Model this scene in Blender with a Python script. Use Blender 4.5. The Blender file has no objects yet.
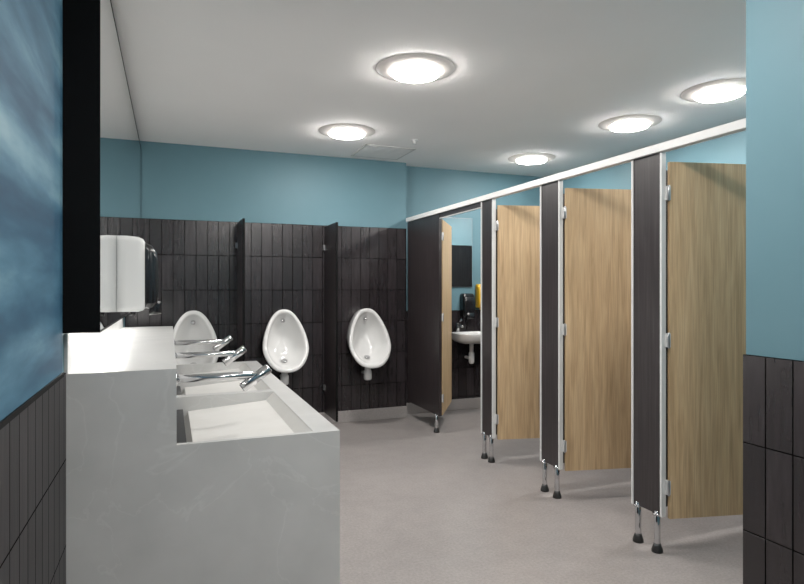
import bpy, bmesh, math
from mathutils import Vector, Matrix
sc = bpy.context.scene
sc.view_settings.view_transform = 'Standard'
sc.view_settings.look = 'None'
sc.view_settings.exposure = 0.1
sc.view_settings.gamma = 1.13

# ---------------------------------------------------------------- materials
def base(name, col=(.5,.5,.5), rough=.5, metal=0.0, spec=.5):
    m = bpy.data.materials.new(name); m.use_nodes = True
    b = m.node_tree.nodes['Principled BSDF']
    b.inputs['Base Color'].default_value = (*col, 1)
    b.inputs['Roughness'].default_value = rough
    b.inputs['Metallic'].default_value = metal
    b.inputs['Specular IOR Level'].default_value = spec
    return m, m.node_tree.nodes, m.node_tree.links, b
def ramp(N, stops):
    r = N.new('ShaderNodeValToRGB'); e = r.color_ramp.elements
    e[0].position, e[0].color = stops[0][0], (*stops[0][1], 1)
    e[1].position, e[1].color = stops[-1][0], (*stops[-1][1], 1)
    for p, c in stops[1:-1]:
        x = e.new(p); x.color = (*c, 1)
    return r
def noise_mat(name, stops, scale=(1,1,1), nscale=5, detail=6, rough=.5, spec=.5, bump=0, dist=0, nrough=.55, fine=None):
    m, N, L, b = base(name, rough=rough, spec=spec)
    g = N.new('ShaderNodeNewGeometry'); mp = N.new('ShaderNodeMapping'); mp.inputs['Scale'].default_value = scale
    n = N.new('ShaderNodeTexNoise'); n.inputs['Scale'].default_value = nscale; n.inputs['Detail'].default_value = detail
    n.inputs['Distortion'].default_value = dist; n.inputs['Roughness'].default_value = nrough
    L.new(g.outputs['Position'], mp.inputs[0]); L.new(mp.outputs[0], n.inputs['Vector'])
    r = ramp(N, stops); L.new(n.outputs['Fac'], r.inputs[0]); out = r.outputs[0]
    if fine:
        mp2 = N.new('ShaderNodeMapping'); mp2.inputs['Scale'].default_value = fine[0]
        n2 = N.new('ShaderNodeTexNoise'); n2.inputs['Scale'].default_value = fine[1]; n2.inputs['Detail'].default_value = 4
        L.new(g.outputs['Position'], mp2.inputs[0]); L.new(mp2.outputs[0], n2.inputs['Vector'])
        r2 = ramp(N, [(.35,(1-fine[2],)*3),(.6,(1+fine[2]*.4,)*3)]); L.new(n2.outputs['Fac'], r2.inputs[0])
        mx = N.new('ShaderNodeMix'); mx.data_type='RGBA'; mx.blend_type='MULTIPLY'; mx.inputs[0].default_value=1
        L.new(out, mx.inputs[6]); L.new(r2.outputs[0], mx.inputs[7]); out = mx.outputs[2]
    L.new(out, b.inputs['Base Color'])
    if bump:
        bp = N.new('ShaderNodeBump'); bp.inputs['Strength'].default_value = bump; bp.inputs['Distance'].default_value = .002
        L.new(n.outputs['Fac'], bp.inputs['Height']); L.new(bp.outputs[0], b.inputs['Normal'])
    return m
def tile_mat(name, axis, ztop, u0=0.0, spec=.5, rough=.26, k=1.0):
    m, N, L, b = base(name, rough=rough, spec=spec)
    g = N.new('ShaderNodeNewGeometry'); s = N.new('ShaderNodeSeparateXYZ'); c = N.new('ShaderNodeCombineXYZ')
    L.new(g.outputs['Position'], s.inputs[0])
    a = N.new('ShaderNodeMath'); a.operation = 'ADD'; a.inputs[1].default_value = 20 - u0
    z = N.new('ShaderNodeMath'); z.operation = 'ADD'; z.inputs[1].default_value = 6.5 - ztop
    L.new(s.outputs[axis], a.inputs[0]); L.new(s.outputs['Z'], z.inputs[0])
    L.new(a.outputs[0], c.inputs[0]); L.new(z.outputs[0], c.inputs[1])
    t = N.new('ShaderNodeTexBrick'); t.offset = 0; t.squash = 1
    t.inputs['Scale'].default_value = 1; t.inputs['Brick Width'].default_value = .1; t.inputs['Row Height'].default_value = .325
    t.inputs['Mortar Size'].default_value = .0034; t.inputs['Mortar Smooth'].default_value = .3; t.inputs['Bias'].default_value = 0
    t.inputs['Color1'].default_value = (.0125*k,.0098*k,.011*k,1); t.inputs['Color2'].default_value = (.0225*k,.018*k,.020*k,1)
    t.inputs['Mortar'].default_value = (.0012,.0012,.0012,1)
    L.new(c.outputs[0], t.inputs['Vector'])
    mp = N.new('ShaderNodeMapping'); mp.inputs['Scale'].default_value = (14,14,2)
    n = N.new('ShaderNodeTexNoise'); n.inputs['Scale'].default_value = 3; n.inputs['Detail'].default_value = 5
    L.new(g.outputs['Position'], mp.inputs[0]); L.new(mp.outputs[0], n.inputs['Vector'])
    mx = N.new('ShaderNodeMix'); mx.data_type = 'RGBA'; mx.blend_type = 'MULTIPLY'; mx.inputs[0].default_value = .6
    r = ramp(N, [(.3,(.55,.55,.55)),(.7,(1.35,1.35,1.35))])
    L.new(n.outputs['Fac'], r.inputs[0]); L.new(t.outputs['Color'], mx.inputs[6]); L.new(r.outputs[0], mx.inputs[7])
    L.new(mx.outputs[2], b.inputs['Base Color'])
    inv = N.new('ShaderNodeMath'); inv.operation = 'SUBTRACT'; inv.inputs[0].default_value = 1
    L.new(t.outputs['Fac'], inv.inputs[1])
    bp = N.new('ShaderNodeBump'); bp.inputs['Strength'].default_value = .7; bp.inputs['Distance'].default_value = .003
    L.new(inv.outputs[0], bp.inputs['Height'])
    bp2 = N.new('ShaderNodeBump'); bp2.inputs['Strength'].default_value = .25; bp2.inputs['Distance'].default_value = .003
    L.new(n.outputs['Fac'], bp2.inputs['Height']); L.new(bp.outputs[0], bp2.inputs['Normal'])
    L.new(bp2.outputs[0], b.inputs['Normal'])
    rr = N.new('ShaderNodeMapRange'); rr.inputs[3].default_value=rough; rr.inputs[4].default_value=.95
    L.new(t.outputs['Fac'], rr.inputs[0]); L.new(rr.outputs[0], b.inputs['Roughness'])
    sp = N.new('ShaderNodeMapRange'); sp.inputs[3].default_value=spec; sp.inputs[4].default_value=.03
    L.new(t.outputs['Fac'], sp.inputs[0]); L.new(sp.outputs[0], b.inputs['Specular IOR Level'])
    return m

BLUE = noise_mat('blue_paint', [(.3,(.092,.190,.230)),(.7,(.098,.198,.239))], nscale=3, rough=.55, spec=.3)
CEIL = noise_mat('ceiling_paint', [(.3,(.87,.855,.84)),(.7,(.89,.875,.86))], nscale=2, rough=.9, spec=.2)
FLOOR = noise_mat('vinyl_floor', [(.3,(.20,.180,.172)),(.5,(.255,.232,.223)),(.72,(.31,.285,.275))], nscale=70, detail=4, rough=.36, spec=.4, nrough=.75, fine=((1,1,1),9,.06))
COVE = noise_mat('cove_vinyl', [(.3,(.27,.25,.24)),(.7,(.33,.305,.295))], nscale=90, rough=.5)
OAK = noise_mat('oak_laminate', [(.28,(.37,.24,.122)),(.5,(.50,.340,.183)),(.72,(.58,.41,.235))], scale=(14,14,.8), nscale=2.6, detail=8, rough=.5, dist=.6, spec=.35, fine=((70,70,1.6),3,.16))
DARKLAM = noise_mat('dark_wood_laminate', [(.25,(.009,.0065,.007)),(.5,(.018,.0135,.0145)),(.75,(.034,.027,.028))], scale=(22,22,.9), nscale=3, detail=8, rough=.4, dist=.4)
TILE_X = tile_mat('tile_back', 'X', 2.0, 2.33)
TILE_X2 = tile_mat('tile_cubicle', 'X', 1.12, 2.33)
TILE_Y = tile_mat('tile_left', 'Y', 1.05, spec=.22, rough=.4, k=.8)
TILE_Y2 = tile_mat('tile_right', 'Y', 1.123, 1.6)
CERAMIC = base('white_ceramic', (.70,.70,.69), .12, 0, .6)[0]
CHROME = base('chrome', (.60,.60,.61), .12, 1)[0]
STEEL = base('brushed_steel', (.42,.42,.43), .3, 1)[0]
ALU = base('white_aluminium_trim', (.62,.62,.61), .4, 0)[0]
WHITE = base('white_powdercoat', (.72,.72,.71), .4)[0]
RUBBER = base('black_rubber', (.008,.008,.008), .5)[0]
BLACK = base('black_panel', (.0012,.0012,.0015), .6, 0, .10)[0]
BLKPL = base('black_gloss_plastic', (.008,.008,.009), .18)[0]
YELLOW = base('yellow_plastic', (.70,.40,.01), .35)[0]
MIRROR = base('mirror_glass', (.84,.86,.86), .0, 1)[0]
DRAIN = base('dark_drain', (.06,.06,.065), .35, .8)[0]
WHITEPL = base('white_plastic', (.62,.62,.61), .25)[0]

def emis(name, col, s, bc=(.9,.9,.9)):
    m = bpy.data.materials.new(name); m.use_nodes = True
    N = m.node_tree.nodes; b = N['Principled BSDF']
    b.inputs['Base Color'].default_value = (*bc,1)
    b.inputs['Emission Color'].default_value = (*col,1); b.inputs['Emission Strength'].default_value = s
    return m
LAMP = emis('opal_diffuser', (1,.965,.925), 114)
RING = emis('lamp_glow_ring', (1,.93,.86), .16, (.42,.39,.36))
LED = emis('led_strip', (1,.98,.95), 36)

def marble():
    m, N, L, b = base('marble_solid_surface', rough=.28)
    g = N.new('ShaderNodeNewGeometry')
    n = N.new('ShaderNodeTexNoise'); n.inputs['Scale'].default_value = 1.8; n.inputs['Detail'].default_value = 7; n.inputs['Distortion'].default_value = 1.0
    L.new(g.outputs['Position'], n.inputs['Vector'])
    r = ramp(N, [(.0,(1,1,1)),(.492,(1,1,1)),(.5,(1.09,1.09,1.09)),(.508,(1,1,1)),(1,(1,1,1))])
    L.new(n.outputs['Fac'], r.inputs[0])
    n2 = N.new('ShaderNodeTexNoise'); n2.inputs['Scale'].default_value = 5; n2.inputs['Detail'].default_value = 8
    L.new(g.outputs['Position'], n2.inputs['Vector'])
    r2 = ramp(N, [(.3,(.435,.437,.428)),(.7,(.50,.50,.49))]); L.new(n2.outputs['Fac'], r2.inputs[0])
    mx = N.new('ShaderNodeMix'); mx.data_type='RGBA'; mx.blend_type='MULTIPLY'; mx.inputs[0].default_value = 1
    L.new(r2.outputs[0], mx.inputs[6]); L.new(r.outputs[0], mx.inputs[7]); L.new(mx.outputs[2], b.inputs['Base Color'])
    return m
MARBLE = marble()
BASINW = noise_mat('white_basin_surface', [(.3,(.60,.59,.565)),(.7,(.66,.65,.625))], nscale=6, rough=.3)

def mural():
    m, N, L, b = base('watercolour_mural', rough=.6, spec=.2)
    g = N.new('ShaderNodeNewGeometry'); s = N.new('ShaderNodeSeparateXYZ'); L.new(g.outputs['Position'], s.inputs[0])
    n = N.new('ShaderNodeTexNoise'); n.inputs['Scale'].default_value = 1.0; n.inputs['Detail'].default_value = 8; n.inputs['Distortion'].default_value = .15
    mp = N.new('ShaderNodeMapping'); mp.inputs['Scale'].default_value = (1,1.1,6.0); mp.inputs['Rotation'].default_value = (.10,0,0)
    mp.inputs['Location'].default_value = (0,.3,.9)
    L.new(g.outputs['Position'], mp.inputs[0]); L.new(mp.outputs[0], n.inputs['Vector'])
    zz = ramp(N, [(0,(.50,)*3),(.18,(.40,)*3),(.36,(.33,)*3),(.5,(.50,)*3),(.62,(.44,)*3),(.8,(.58,)*3),(1,(.45,)*3)])
    mr = N.new('ShaderNodeMapRange'); mr.inputs[1].default_value = 1.05; mr.inputs[2].default_value = 2.5
    L.new(s.outputs['Z'], mr.inputs[0]); L.new(mr.outputs[0], zz.inputs[0])
    a = N.new('ShaderNodeMix'); a.inputs[0].default_value=.5
    L.new(n.outputs['Fac'], a.inputs[2]); L.new(zz.outputs[0], a.inputs[3])
    r = ramp(N, [(.32,(.008,.030,.065)),(.42,(.018,.068,.12)),(.48,(.045,.125,.19)),(.54,(.12,.235,.30)),(.62,(.25,.37,.42))])
    L.new(a.outputs[0], r.inputs[0]); L.new(r.outputs[0], b.inputs['Base Color'])
    return m
MURAL = mural()

# ---------------------------------------------------------------- mesh builder
class MB:
    def __init__(s): s.bm = bmesh.new(); s.mats = []
    def mi(s, m):
        if m not in s.mats: s.mats.append(m)
        return s.mats.index(m)
    def box(s, lo, hi, m, M=None):
        i = s.mi(m); v = []
        for z in (lo[2],hi[2]):
            for y in (lo[1],hi[1]):
                for x in (lo[0],hi[0]):
                    p = Vector((x,y,z)); v.append(s.bm.verts.new(M @ p if M else p))
        for f in ((0,2,3,1),(4,5,7,6),(0,1,5,4),(2,6,7,3),(0,4,6,2),(1,3,7,5)):
            s.bm.faces.new([v[k] for k in f]).material_index = i
        return s
    def lathe(s, prof, m, origin, axis=(0,0,1), seg=32, smooth=True, sx=1, sy=1):
        i = s.mi(m); ax = Vector(axis).normalized(); q = ax.to_track_quat('Z','Y').to_matrix(); o = Vector(origin); rings=[]
        for r,h in prof:
            rings.append([s.bm.verts.new(o + q @ Vector((r*sx*math.cos(2*math.pi*k/seg), r*sy*math.sin(2*math.pi*k/seg), h))) for k in range(seg)])
        for a,b in zip(rings, rings[1:]):
            for k in range(seg):
                f = s.bm.faces.new((a[k],a[(k+1)%seg],b[(k+1)%seg],b[k])); f.material_index=i; f.smooth=smooth
        f = s.bm.faces.new(rings[0][::-1]); f.material_index=i
        f = s.bm.faces.new(rings[-1]); f.material_index=i
        return s
    def cyl(s, p0, p1, r, m, r1=None, seg=24):
        p0=Vector(p0); p1=Vector(p1); l=(p1-p0).length; r1 = r if r1 is None else r1
        e=min(.002,l*.1,r*.2)
        return s.lathe([(r-e,0),(r,e),(r1,l-e),(r1-e,l)], m, p0, p1-p0, seg)
    def loft(s, rings, m, cap0=True, cap1=True, smooth=True, closed=True):
        i=s.mi(m); R=[[s.bm.verts.new(p) for p in r] for r in rings]; n=len(R[0])
        for a,b in zip(R,R[1:]):
            for k in range(n if closed else n-1):
                f=s.bm.faces.new((a[k],a[(k+1)%n],b[(k+1)%n],b[k])); f.material_index=i; f.smooth=smooth
        if cap0: f=s.bm.faces.new(R[0][::-1]); f.material_index=i
        if cap1: f=s.bm.faces.new(R[-1]); f.material_index=i; f.smooth=smooth
        return s
    def done(s, name, parent=None, bevel=0, seg=2, subsurf=0):
        bmesh.ops.recalc_face_normals(s.bm, faces=s.bm.faces[:])
        me = bpy.data.meshes.new(name); s.bm.to_mesh(me); s.bm.free()
        for m in s.mats: me.materials.append(m)
        o = bpy.data.objects.new(name, me); sc.collection.objects.link(o)
        if parent: o.parent = parent
        if bevel:
            b=o.modifiers.new('bevel','BEVEL'); b.width=bevel; b.segments=seg; b.limit_method='ANGLE'; b.angle_limit=math.radians(50)
        if subsurf:
            b=o.modifiers.new('sub','SUBSURF'); b.levels=subsurf; b.render_levels=subsurf
        return o
def empty(name):
    o=bpy.data.objects.new(name,None); sc.collection.objects.link(o); return o

# ---------------------------------------------------------------- dimensions
XL=-.372; XC=2.35; XR=4.2; YB=5.85; YB2=6.0; YF=-1.6; H=2.70
MB().box((XL-.1,YF-.1,-.06),(XR+.1,YB2+.1,0),FLOOR).done('floor')
MB().box((XL-.1,YF-.1,H),(XR+.1,YB2+.1,H+.06),CEIL).done('ceiling')
MB().box((XL-.1,YF,0),(XL,YB,H),BLUE).box((XL,YF,.0),(XL+.008,2.549,1.05),TILE_Y).done('wall_left')
MB().box((XL-.1,YB,0),(2.34,YB2+.1,H),BLUE).box((XL,YB-.01,0),(2.34,YB,2.0),TILE_X)\
    .box((2.34,YB2,0),(XR+.1,YB2+.1,H),BLUE).box((2.34,YB2-.01,0),(XR,YB2,1.12),TILE_X2).done('wall_back')
MB().box((XR,1.6,0),(XR+.1,YB2,H),BLUE).box((XR-.01,1.6,0),(XR,YB2-.01,1.12),TILE_Y).done('wall_far_right')
MB().box((2.0,YF,0),(XR+.1,1.59,H),BLUE).box((1.984,YF,0),(2.0,1.59,1.123),TILE_Y2).done('wall_right')
MB().box((XL-.1,YF-.1,0),(XR+.1,YF,H),BLUE).done('wall_front')
MB().box((XL+.01,YB-.022,0),(2.34,YB-.01,.12),COVE).done('baseboard_back', bevel=.006)
MB().box((2.38,YB2-.022,0),(XR-.01,YB2-.01,.12),COVE).done('baseboard_back_recess', bevel=.006)

MB().box((XL+.0005,YF+.02,1.066),(XL+.012,2.44,H-.001),MURAL).box((XL+.0005,YF+.02,1.051),(XL+.018,2.44,1.066),BLACK).done('ocean_mural')

# ---------------------------------------------------------------- mirror cabinet
MX=-.24; my0=2.45; my1=YB-.012
b=MB()
b.box((XL+.001,my0,1.205),(MX-.004,my1,2.63),BLACK)
b.box((MX-.004,my0+.006,1.212),(MX,my1-.006,2.618),MIRROR)
b.box((MX-.004,my0,1.205),(MX+.001,my0+.006,2.63),BLACK)
b.box((MX-.004,my1-.006,1.205),(MX+.001,my1,2.63),BLACK)
b.box((MX-.004,my0,2.618),(MX+.001,my1,2.63),BLACK)
b.box((MX-.004,my0,1.205),(MX+.001,my1,1.212),BLACK)
b.box((XL+.03,2.6,1.198),(XL+.055,5.3,1.205),LED)
b.done('vanity_mirror')

# ---------------------------------------------------------------- vanity
VY0=2.55; VY1=5.25; VX=.703; LX=.026; LZ=1.045; CZ=.738
def vanity():
    b=MB(); x0=XL+.001; ye=5.42
    b.box((x0,VY0,0),(LX,ye,LZ),MARBLE)
    b.box((x0,VY0,LZ),(x0+.012,ye,1.197),MARBLE)
    b.box((LX,VY0,0),(VX,VY1,.60),MARBLE)
    RX=.59
    b.box((RX,VY0,.60),(VX,VY1,CZ),MARBLE)
    bas=[(VY0+.028,3.66),(3.74,4.54),(4.62,VY1-.05)]
    ys=[VY0]+[v for p in bas for v in p]+[VY1]
    for k in range(0,len(ys),2):
        b.box((LX,ys[k],.60),(RX,ys[k+1],CZ),MARBLE)
    for y0,y1 in bas:
        prof=[(RX,CZ-.002),(RX-.045,.688),(.10,.655),(.075,.61),(.03,.61),(.03,.600),(RX,.600)]
        b.loft([[Vector((x,y,z)) for x,z in prof] for y in (y0,y1)],BASINW,smooth=False)
        b.box((LX+.001,y0,.66),(.072,y1,.668),DRAIN)
        b.box((LX,y0,.668),(LX+.006,y1,.72),DRAIN)
    return b.done('vanity_counter')
vanity()

def tap(y):
    b=MB(); z=.945
    b.lathe([(.034,0),(.034,.004),(.030,.007),(.0185,.008)],CHROME,(LX+.0005,y,z),(1,0,0))
    b.cyl((LX+.004,y,z),(.395,y,z),.018,CHROME)
    d=Vector((.11,0,.078)).normalized()
    c=Vector((.395,y,z-.012))
    b.cyl(c-d*.082,c+d*.074,.025,CHROME)
    b.cyl(c-d*.085,c-d*.081,.020,RUBBER)
    b.cyl(c+d*.073,c+d*.078,.021,STEEL)
    return b.done('basin_tap')
for y in (2.96,3.98,4.90): tap(y)

def soap(name,x,y,z,axis,body,front,h=.36,w=.13,dw=.13,df=.055):
    b=MB()
    def P(o,s,t):
        return Vector((x+o,y+s,z+t)) if axis=='X' else Vector((x+s,y-o,z+t))
    def ring(o,hw,z0,z1,r):
        pts=[]
        for cx,cz,a0 in ((hw-r,z1-r,0),(-hw+r,z1-r,90),(-hw+r,z0+r,180),(hw-r,z0+r,270)):
            for k in range(6):
                a=math.radians(a0+k*18); pts.append(P(o,cx+r*math.cos(a),cz+r*math.sin(a)))
        return pts
    hw=w/2
    b.loft([ring(0.0002,hw,-h/2,h/2,.026),ring(dw*.35,hw,-h/2,h/2,.028),ring(dw*.75,hw,-h/2,h/2-.004,.03),ring(dw*.93,hw*.98,-h/2+.006,h/2-.014,.03),ring(dw,hw*.93,-h/2+.015,h/2-.028,.03)],body)
    b.loft([ring(dw*.96,hw*.93,-h/2+.02,h/2-.030,.03),ring(dw+df*.5,hw*.93,-h/2+.012,h/2-.045,.03),ring(dw+df*.85,hw*.85,-h/2+.03,h/2-.08,.03),ring(dw+df,hw*.6,-h/2+.06,h/2-.13,.03)],front)
    b.loft([ring(dw+df*.3,hw*.7,-h/2-.018,-h/2+.06,.015),ring(dw+df+.012,hw*.6,-h/2-.012,-h/2+.05,.012)],front)
    b.cyl(P(dw*.55,0,-h/2-.02),P(dw*.55,0,-h/2+.01),.012,front)
    return b.done(name)
soap('soap_dispenser',MX+.0008,3.25,1.44,'X',WHITEPL,BLKPL,h=.375,dw=.125,df=.062)

# ---------------------------------------------------------------- urinals
def urinal(x):
    b=MB(); n=48; zt=1.165; zb=.585; hgt=zt-zb; W=.225
    def out(t):
        ca=math.cos(t); sa=math.sin(t)
        z=zb+hgt*(.5+.5*ca)
        u=(z-zb)/hgt
        w=W*(1.0-.32*max(0,u-.35)/.65)
        return w*(abs(sa)**.82)*(1 if sa>=0 else -1), z
    def D(z):
        u=(z-zb)/hgt; return .15+.20*(1-u)**1.1
    zc=.87
    def ring(sw,sz,f,off=0,shift=0):
        R=[]
        for k in range(n):
            ex,ez=out(2*math.pi*k/n)
            zz=zc+(ez-zc)*sz+shift
            R.append(Vector((x+ex*sw, YB-.0115-(D(ez)*f+off), zz)))
        return R
    rings=[ring(.80,.80,0,shift=.045),ring(.88,.88,.35,shift=.025),ring(.97,.965,.7,shift=.008),ring(1,1,.93),ring(1,1,.985),ring(.975,.98,1.0,.004),
           ring(.86,.90,1.0,.004),ring(.82,.865,.96),ring(.78,.83,.82),ring(.71,.76,.58,shift=-.01),ring(.58,.62,.38,shift=-.02),ring(.40,.44,.26,shift=-.04),ring(.15,.18,.24,shift=-.06)]
    b.loft(rings,CERAMIC)
    b.lathe([(.015,0),(.022,.008),(.019,.02),(.007,.028)],CHROME,(x,YB-.095,1.055),(0,-1,-.1),seg=20)
    b.lathe([(.032,0),(.032,.004),(.026,.007)],CHROME,(x,YB-.165,.675),(0,-.45,1),seg=24)
    b.lathe([(.030,0),(.040,.012),(.040,.085),(.031,.10),(.031,.17)],CERAMIC,(x,YB-.19,.45),seg=28)
    b.cyl((x,YB-.19,.51),(x,YB-.0105,.51),.018,CERAMIC)
    return b.done('urinal')
for x in (.20,1.018,1.85): urinal(x)
for x in (.60,1.447):
    b=MB(); b.box((x,YB-.47,.12),(x+.018,YB-.012,1.985),DARKLAM)
    b.box((x-.0015,YB-.473,.12),(x+.0195,YB-.469,1.985),BLACK)
    for z in (.35,1.75):
        b.box((x-.016,YB-.05,z),(x+.034,YB-.0105,z+.05),STEEL)
    b.done('urinal_divider')

# ---------------------------------------------------------------- toilet cubicles
cub=empty('toilet_cubicles')
PZ0=.2; RZ0=2.068; RZ1=2.11
T=.018
b=MB(); b.box((XC-.018,1.60,RZ0),(XC+.028,YB2-.15-.012,RZ1),WHITE); b.done('head_rail',cub,bevel=.003)
pil=[(2.340,2.555),(3.195,3.412),(4.045,4.235)]
for i,(y0,y1) in enumerate(pil):
    b=MB(); b.box((XC,y0+.012,PZ0),(XC+T,y1-.012,RZ0),DARKLAM)
    for ya in (y0,y1-.012):
        b.box((XC-.006,ya,PZ0-.004),(XC+T+.004,ya+.012,RZ0),ALU)
    b.done('pilaster_%d'%(i+1),cub)
    b=MB()
    for yy in (y0+.045,y1-.035):
        b.cyl((XC+.009,yy,.03),(XC+.009,yy,PZ0+.015),.016,CHROME)
        b.lathe([(.028,0),(.028,.012),(.021,.034),(.017,.045)],RUBBER,(XC+.009,yy,.0005),seg=24)
        b.cyl((XC+.009,yy,PZ0-.008),(XC+.009,yy,PZ0+.002),.024,CHROME)
    b.done('feet_%d'%(i+1),cub)
    yc=(y0+y1)/2
    b=MB(); b.box((XC+T,yc-.009,PZ0),(XR-.012,yc+.009,2.0),DARKLAM); b.done('divider_%d'%(i+1),cub)
b=MB(); b.box((XC,5.045,.17),(XC+T,YB-.012,RZ0),DARKLAM); b.box((XC-.006,5.033,.17),(XC+T+.004,5.045,RZ0),DARKLAM)
b.box((XC,4.235,2.025),(XC+T,5.033,RZ0),DARKLAM)
b.box((XC-.002,4.235,2.02),(XC+T+.002,5.033,2.026),ALU); b.done('end_panel',cub)
b=MB()
yy=5.12
b.cyl((XC+.009,yy,.03),(XC+.009,yy,.18),.016,CHROME); b.lathe([(.028,0),(.028,.012),(.021,.034),(.017,.045)],RUBBER,(XC+.009,yy,.0005),seg=24)
b.done('end_panel_foot',cub)

def cdoor(hx,hy,ang,w,z0,z1,name='door'):
    M=Matrix.Translation((hx,hy,0))@Matrix.Rotation(math.radians(ang),4,'Z')
    b=MB()
    b.box((.004,-T/2,z0),(w,T/2,z1),OAK,M)
    for z in (z0+.16,(z0+z1)/2,z1-.16):
        b.box((-.014,-.012,z-.035),(.008,.012,z+.035),ALU,M)
        b.cyl(M@Vector((-.004,-.014,z-.04)),M@Vector((-.004,-.014,z+.04)),.006,STEEL)
    b.box((w-.075,T/2,1.0),(w-.03,T/2+.012,1.09),STEEL,M)
    p=M@Vector((w-.052,T/2+.012,1.045)); q=M@Vector((w-.052,T/2+.035,1.045))
    b.cyl(p,q,.014,CHROME)
    return b.done(name,cub)
for i,(y0,y1) in enumerate(pil):
    cdoor(XC+.030,y0-.006,-13,.60,.188,2.016,'cubicle_door_%d'%(i+1))
cdoor(XC+.030,5.05,57,.70,.175,2.015,'cubicle_door_4')

# ---------------------------------------------------------------- far cubicle fittings
YW=YB2-.011
b=MB(); b.box((2.70,YB2-.012,1.38),(3.205,YB2-.0005,2.16),STEEL); b.box((2.704,YB2-.0135,1.384),(3.201,YB2-.012,2.156),MIRROR); b.done('washroom_mirror')
soap('hand_soap_dispenser',3.13,YB2-.001,1.175,'-Y',BLKPL,BLKPL,h=.27,w=.15,dw=.08,df=.03)
soap('sanitiser_dispenser',3.30,YB2-.001,1.28,'-Y',YELLOW,YELLOW,h=.27,w=.10,dw=.07,df=.02)
def basin(cx):
    b=MB(); n=40
    def R(w,d,z,yc,p=3.2):
        pts=[]
        for k in range(n):
            a=2*math.pi*k/n; c,s=math.cos(a),math.sin(a)
            pts.append(Vector((cx+w*abs(c)**(2/p)*(1 if c>=0 else -1), yc+d*abs(s)**(2/p)*(1 if s>=0 else -1), z)))
        return pts
    yc=YW-.001-.19
    b.loft([R(.13,.11,.76,yc+.05),R(.20,.16,.785,yc+.02),R(.232,.188,.815,yc),R(.238,.19,.865,yc),R(.238,.19,.876,yc),R(.23,.184,.88,yc),
            R(.195,.130,.88,yc-.028),R(.185,.122,.868,yc-.028),R(.16,.10,.83,yc-.025),R(.09,.06,.81,yc-.02),R(.02,.02,.805,yc-.02)],CERAMIC)
    b.lathe([(.02,0),(.03,.02),(.03,.12),(.022,.13),(.022,.26)],WHITE,(cx,yc+.05,.53),seg=24)
    b.cyl((cx,yc+.05,.59),(cx,YW-.001,.59),.016,WHITE)
    b.cyl((cx-.12,yc+.15,.878),(cx-.12,yc+.15,.98),.019,CHROME)
    b.cyl((cx-.12,yc+.15,.965),(cx-.12,yc+.03,.945),.013,CHROME)
    b.cyl((cx-.12,yc+.15,.985),(cx-.12,yc+.06,1.02),.009,CHROME)
    return b.done('wash_basin')
basin(3.12)

# ---------------------------------------------------------------- ceiling fittings
def lamp(x,y):
    b=MB()
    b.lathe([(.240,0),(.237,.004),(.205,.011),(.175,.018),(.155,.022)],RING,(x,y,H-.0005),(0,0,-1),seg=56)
    b.lathe([(.148,.0),(.148,.014),(.142,.020),(.10,.026),(.05,.029),(.01,.030)],LAMP,(x,y,H-.016),(0,0,-1),seg=56)
    return b.done('ceiling_light')
for p in ((1.39,3.32),(1.40,4.85),(3.45,5.17),(3.45,3.78),(3.45,2.94),(3.45,2.05),(1.2,1.75),(1.0,.2),(1.0,-1.0)): lamp(*p)
b=MB(); vx,vy=1.94,5.47; s=.25; V=base('vent_grey',(.55,.54,.53),.5)[0]
for lo,hi in (((-s,-s),(s,-s+.02)),((-s,s-.02),(s,s)),((-s,-s),(-s+.02,s)),((s-.02,-s),(s,s))):
    b.box((vx+lo[0],vy+lo[1],H-.008),(vx+hi[0],vy+hi[1],H-.0005),V)
b.box((vx-s+.02,vy-s+.02,H-.005),(vx+s-.02,vy+s-.02,H-.0005),WHITE)
for k in range(9):
    yk=vy-s+.05+k*.05
    b.box((vx-s+.02,yk-.010,H-.008),(vx+s-.02,yk+.006,H-.005),WHITE)
b.done('ceiling_vent')
b=MB(); b.lathe([(.03,0),(.03,.006),(.012,.012),(.010,.03),(.022,.034),(.022,.037)],WHITE,(2.05,4.92,H-.0005),(0,0,-1),seg=20); b.done('fire_sprinkler')

# ---------------------------------------------------------------- world and camera
w=bpy.data.worlds.new('world'); sc.world=w; w.use_nodes=True
w.node_tree.nodes['Background'].inputs[0].default_value=(.5,.52,.55,1); w.node_tree.nodes['Background'].inputs[1].default_value=.3
cd=bpy.data.cameras.new('camera'); co=bpy.data.objects.new('camera',cd); sc.collection.objects.link(co)
cd.sensor_width=36; cd.lens=593/804*36; cd.shift_y=-4/804; cd.clip_start=.02
co.location=(0,0,1.37); co.rotation_euler=(math.radians(90),0,math.radians(-21.4))
sc.camera=co
